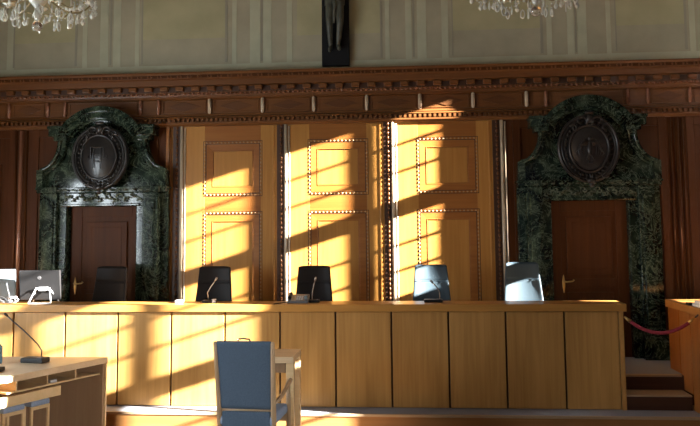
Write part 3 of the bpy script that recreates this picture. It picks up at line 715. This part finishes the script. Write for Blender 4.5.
def stool(t0, t1, label):
    p = L((t0 + t1) / 2, -.30); rz = math.atan2(ev.y, ev.x)
    t = thing('padded_stool', label, 'stool', (p[0], p[1], 0), rz, 'blue padded stools under the left desk')
    w2 = (t1 - t0) / 2; d = .17
    MB().box(-w2, w2, -d, d, .465, .51).build('seat', M['blueseat'], t, bevel=.01, seg=3)
    for sx in (-1, 1):
        for sy in (-1, 1):
            MB().box(sx * w2 - (.022 if sx > 0 else 0), sx * w2 + (0 if sx > 0 else .022), sy * d - (.022 if sy > 0 else 0), sy * d + (0 if sy > 0 else .022), 0, .465).build('leg', M['desk_edge'], t, bevel=.002)
    for sy in (-1, 1):
        MB().box(-w2 + .02, w2 - .02, sy * d - (.02 if sy > 0 else 0), sy * d + (0 if sy > 0 else .02), .435, .463).build('seat_rail', M['desk_edge'], t)
stool(.550, .745, 'blue padded stool under the left desk, the one nearer the bench')
stool(.81, 1.02, 'blue padded stool under the left desk, the one nearer the left edge')
mic(-3.48, 6.80, .80, [(.03, .05, .035), (.03, .05, .10), (-.0, .03, .16), (-.12, -.0, .28), (-.24, -.03, .385), (-.275, -.04, .42)], 'tall gooseneck microphone with black base on the desk at left', rz=R(-8), base=(.115, .06, .045), mat='darkmetal', r=.006)
o = thing('conference_unit', 'black conference unit at the left edge of the desk', 'microphone unit', (-3.63, 6.32, .80), R(10))
q = MB(); q.box(-.10, .10, -.06, .06, 0, .035); q.build('base', M['plastic'], o, bevel=.01, seg=3)
q = MB(); q.box(-.07, -.01, -.04, .02, .035, .043); q.build('speaker_grille', M['greyplastic'], o, bevel=.002)
o = MB(); o.lathe([(.03, 0), (.034, .02), (.034, .15), (.012, .18), (.012, .20), (.015, .205)], (-3.79, 6.72, .80), 16)
tag(o.build('blue_bottle', plain('blue_bottle_plastic', (.10, .22, .32), .25), smooth='auto'), 'blue bottle on the desk at the very left edge', 'bottle')

# ------------------------------------------------------------------ witness table and blue armchair
wt = thing('witness_table', 'small light wooden table standing just beyond the blue armchair', 'table', (-1.395, 6.955, 0))
MB().box(-.335, .335, -.235, .225, .815, .87).build('table_top', M['desk_h'], wt, bevel=.003)
for sx in (-1, 1):
    for sy in (-1, 1):
        a, c = sx * .335, sy * .22
        MB().box(min(a, a - sx * .07), max(a, a - sx * .07), min(c, c - sy * .07), max(c, c - sy * .07), 0, .815).build('leg', M['desk_edge'], wt, bevel=.003)
MB().box(-.26, .26, -.20, .16, .725, .814).build('drawer_box', M['desk_dark'], wt, bevel=.003)

ac = thing('blue_armchair', 'blue upholstered wooden armchair seen from behind at the front centre', 'armchair', (-1.372, 6.20, 0), R(-4)); ac.scale = (.985, .98, 1.018)
def post(sx):
    q = MB(); q.tube([(sx * .232, .10, .0), (sx * .232, .04, .25), (sx * .232, .02, .45), (sx * .238, -.02, .75), (sx * .246, -.07, 1.055), (sx * .247, -.072, 1.065)], [.018, .022, .024, .021, .017, .012], 10)
    q.build('rear_leg', M['chairwood'], ac, smooth=True)
    q = MB(); q.tube([(sx * .25, .48, 0), (sx * .25, .48, .44), (sx * .255, .45, .645)], [.016, .021, .018], 10); q.build('front_leg', M['chairwood'], ac, smooth=True)
    q = MB(); q.tube([(sx * .238, .0, .57), (sx * .27, .10, .60), (sx * .278, .25, .635), (sx * .27, .40, .662), (sx * .262, .50, .665), (sx * .258, .53, .655)], [.014, .017, .019, .021, .022, .015], 10); q.build('armrest', M['chairwood'], ac, smooth=True)
    q = MB(); q.tube([(sx * .235, .05, .27), (sx * .248, .47, .27)], .012, 8); q.build('side_stretcher', M['chairwood'], ac, smooth=True)
for sx in (-1, 1): post(sx)
def bpad(u, v, h0, h1, th):
    a = 2 * pi * u; px = (abs(cos(a)) ** .25) * (1 if cos(a) > 0 else -1); ty = (abs(sin(a)) ** .5) * (1 if sin(a) > 0 else -1)
    z = h0 + (h1 - h0) * v; f = 1 if .03 < v < .97 else .35
    y = .02 - .085 * ((z - .45) / .6) ** 1.3 if z > .45 else .02
    return (px * (.222 + .02 * (z - .5)), y + ty * th * f * (1 - .2 * abs(px)), z)
q = MB(); q.grid(lambda u, v: bpad(u, v, .525, 1.072, .027), 28, 30, True); q.build('backrest', M['bluecloth'], ac, smooth=True)
q = MB(); q.tube([(-.212, .005, .517), (.212, .005, .517)], .008, 8); q.build('back_seam_rail', M['chairwood'], ac, smooth=True)
q = MB(); q.box(-.207, .207, -.004, .036, .36, .509); q.build('lower_back_pad', M['bluecloth'], ac, bevel=.012)
q = MB(); q.box(-.245, .245, .0, .50, .39, .475); q.build('seat', M['blueseat'], ac, smooth=True, bevel=.03, seg=4)
q = MB(); q.box(-.235, .235, .46, .485, .33, .39); q.box(-.22, .22, .03, .05, .33, .39); q.build('seat_frame', M['chairwood'], ac, bevel=.004)
q = MB(); q.tube([(-.055, -.075, 1.065), (-.04, -.078, 1.09), (0, -.08, 1.096), (.05, -.078, 1.088), (.062, -.075, 1.065)], .007, 8); q.build('carry_handle', M['metal'], ac, smooth=True)

# ------------------------------------------------------------------ chandeliers
def gem(mb, c, h, r):
    mb.lathe([(.0008, h / 2), (r * .45, h * .22), (r, -h * .12), (r * .85, -h * .30), (r * .35, -h * .46), (.0008, -h / 2)], c, 8)
drop_mesh = {}
def drop(parent, x, y, z, kind, rz=0):
    if kind not in drop_mesh:
        q = MB()
        if kind == 'pear': gem(q, (0, 0, -.035), .066, .019); q.ball((0, 0, .004), .006, 6, 5)
        elif kind == 'ring':
            q.tube([(.017 * cos(a), 0, -.036 + .030 * sin(a)) for a in [i * pi / 8 for i in range(16)]], .0062, 6, True); q.ball((0, 0, .0), .006, 6, 5)
        elif kind == 'spear': gem(q, (0, 0, -.04), .08, .010)
        else: q.ball((0, 0, 0), .012, 7, 5)
        drop_mesh[kind] = q.build('crystal_drop', M['crystal'], parent); o = drop_mesh[kind]
    else:
        o = drop_mesh[kind].copy(); C.objects.link(o); o.parent = parent
    o.location = (x, y, z); o.rotation_euler = (0, 0, rz); return o
def chandelier(x, y, zb, label, Rr, rot):
    t = thing('crystal_chandelier', label, 'chandelier', (x, y, zb), rot, 'crystal chandeliers')
    H = ZC - zb
    q = MB(); q.tube([(0, 0, 1.3), (0, 0, H - .04)], .008, 8); q.build('chain', M['brass'], t, smooth=True)
    q = MB(); q.lathe([(.001, H - .08), (.05, H - .07), (.08, H - .005), (.001, H - .004)], (0, 0, 0)); q.build('ceiling_rose', M['brass'], t, smooth='auto')
    q = MB(); q.lathe([(.001, .08), (.02, .09), (.035, .13), (.02, .18), (.06, .22), (.085, .26), (.04, .31), (.022, .40), (.03, .50), (.07, .56), (.03, .62), (.018, .75), (.05, .84), (.018, .92), (.015, 1.3), (.001, 1.31)], (0, 0, 0), 16)
    q.build('crystal_stem', M['crystal'], t, smooth='auto')
    q = MB(); q.ball((0, 0, .038), .039, 20, 14); q.ball((0, 0, .088), .012, 8, 6); q.ball((0, 0, .112), .009, 8, 6); q.ball((0, 0, .135), .012, 8, 6); q.build('crystal_ball', M['ball'], t, smooth=True)
    N = 10
    for k in range(N):
        a = 2 * pi * k / N; ca, sa = cos(a), sin(a); r1 = Rr * .86
        pr = [(.04, .26), (.16, .15), (.28, .125), (.36, .17), (r1, .24)]
        q = MB(); q.tube([(r * ca, r * sa, z) for r, z in [(.04, .30), (.10, .25), (.17, .205), (.25, .185), (.32, .20), (.37, .235), (r1, .275)]], .0065, 7)
        arm = q.build('arm', M['paleglass'], t, smooth=True)
        q = MB(); q.lathe([(.001, .275), (.03, .278), (.052, .292), (.052, .298), (.03, .288), (.001, .286)], (r1 * ca, r1 * sa, 0), 14); q.build('drip_pan', M['crystal'], arm)
        q = MB(); q.lathe([(.011, .29), (.011, .39), (.001, .392)], (r1 * ca, r1 * sa, 0), 10); q.lathe([(.006, .392), (.013, .415), (.002, .45)], (r1 * ca, r1 * sa, 0), 8); q.build('candle', M['candle'], arm, smooth=True)
    q = MB(); q.tube([(Rr * .47 * cos(a), Rr * .47 * sin(a), .195) for a in [i * pi / 16 for i in range(32)]], .004, 6, True); q.build('ring', M['paleglass'], t, smooth=True)
    rr = random.Random(11)
    for k in range(N):
        a = 2 * pi * k / N; r1 = Rr * .86
        for d in (-.10, .10):
            drop(t, (r1 + .03) * cos(a + d), (r1 + .03) * sin(a + d), .245 + rr.uniform(-.015, .01), 'pear', a)
        drop(t, (r1 * .62) * cos(a), (r1 * .62) * sin(a), .135 + rr.uniform(-.03, .012), 'ring', a)
        drop(t, (r1 * .62) * cos(a + .16), (r1 * .62) * sin(a + .16), .135, 'ring', a + 1)
        drop(t, (r1 * .84) * cos(a + .3), (r1 * .84) * sin(a + .3), .20, 'spear', a)
        drop(t, (r1 * .84) * cos(a - .1), (r1 * .84) * sin(a - .1), .215, 'pear', a)
        drop(t, (r1 * .40) * cos(a + .1), (r1 * .40) * sin(a + .1), .195, 'spear', a)
        drop(t, .22 * cos(a + .2), .22 * sin(a + .2), .185, 'bead', a)
        drop(t, r1 * cos(a + .31), r1 * sin(a + .31), .20, 'pear', a)
    # swags of beads between the arms, and inner strings
    q = MB()
    for k in range(N):
        a0 = 2 * pi * k / N; a1 = 2 * pi * (k + 1) / N; r1 = Rr * .88
        for i in range(9):
            f = i / 8; a = a0 + (a1 - a0) * f; z = .28 - .08 * 4 * f * (1 - f)
            q.ball((r1 * cos(a), r1 * sin(a), z), .008, 6, 4)
        for i in range(14):
            f = i / 13; r = r1 * (1 - f) + .05 * f; z = .28 + .30 * f ** 2 - .05 * sin(pi * f)
            q.ball((r * cos(a0), r * sin(a0), z), .008, 6, 4)
    q.build('bead_swags', M['crystal'], t)['kind'] = 'stuff'
    drop_mesh.clear()
    return t
chandelier(-2.87, 5.5, 3.550, 'crystal chandelier hanging at the top left of the picture', .47, .1)
chandelier(.945, 5.5, 3.54, 'crystal chandelier hanging at the top centre-right of the picture', .53, .35)
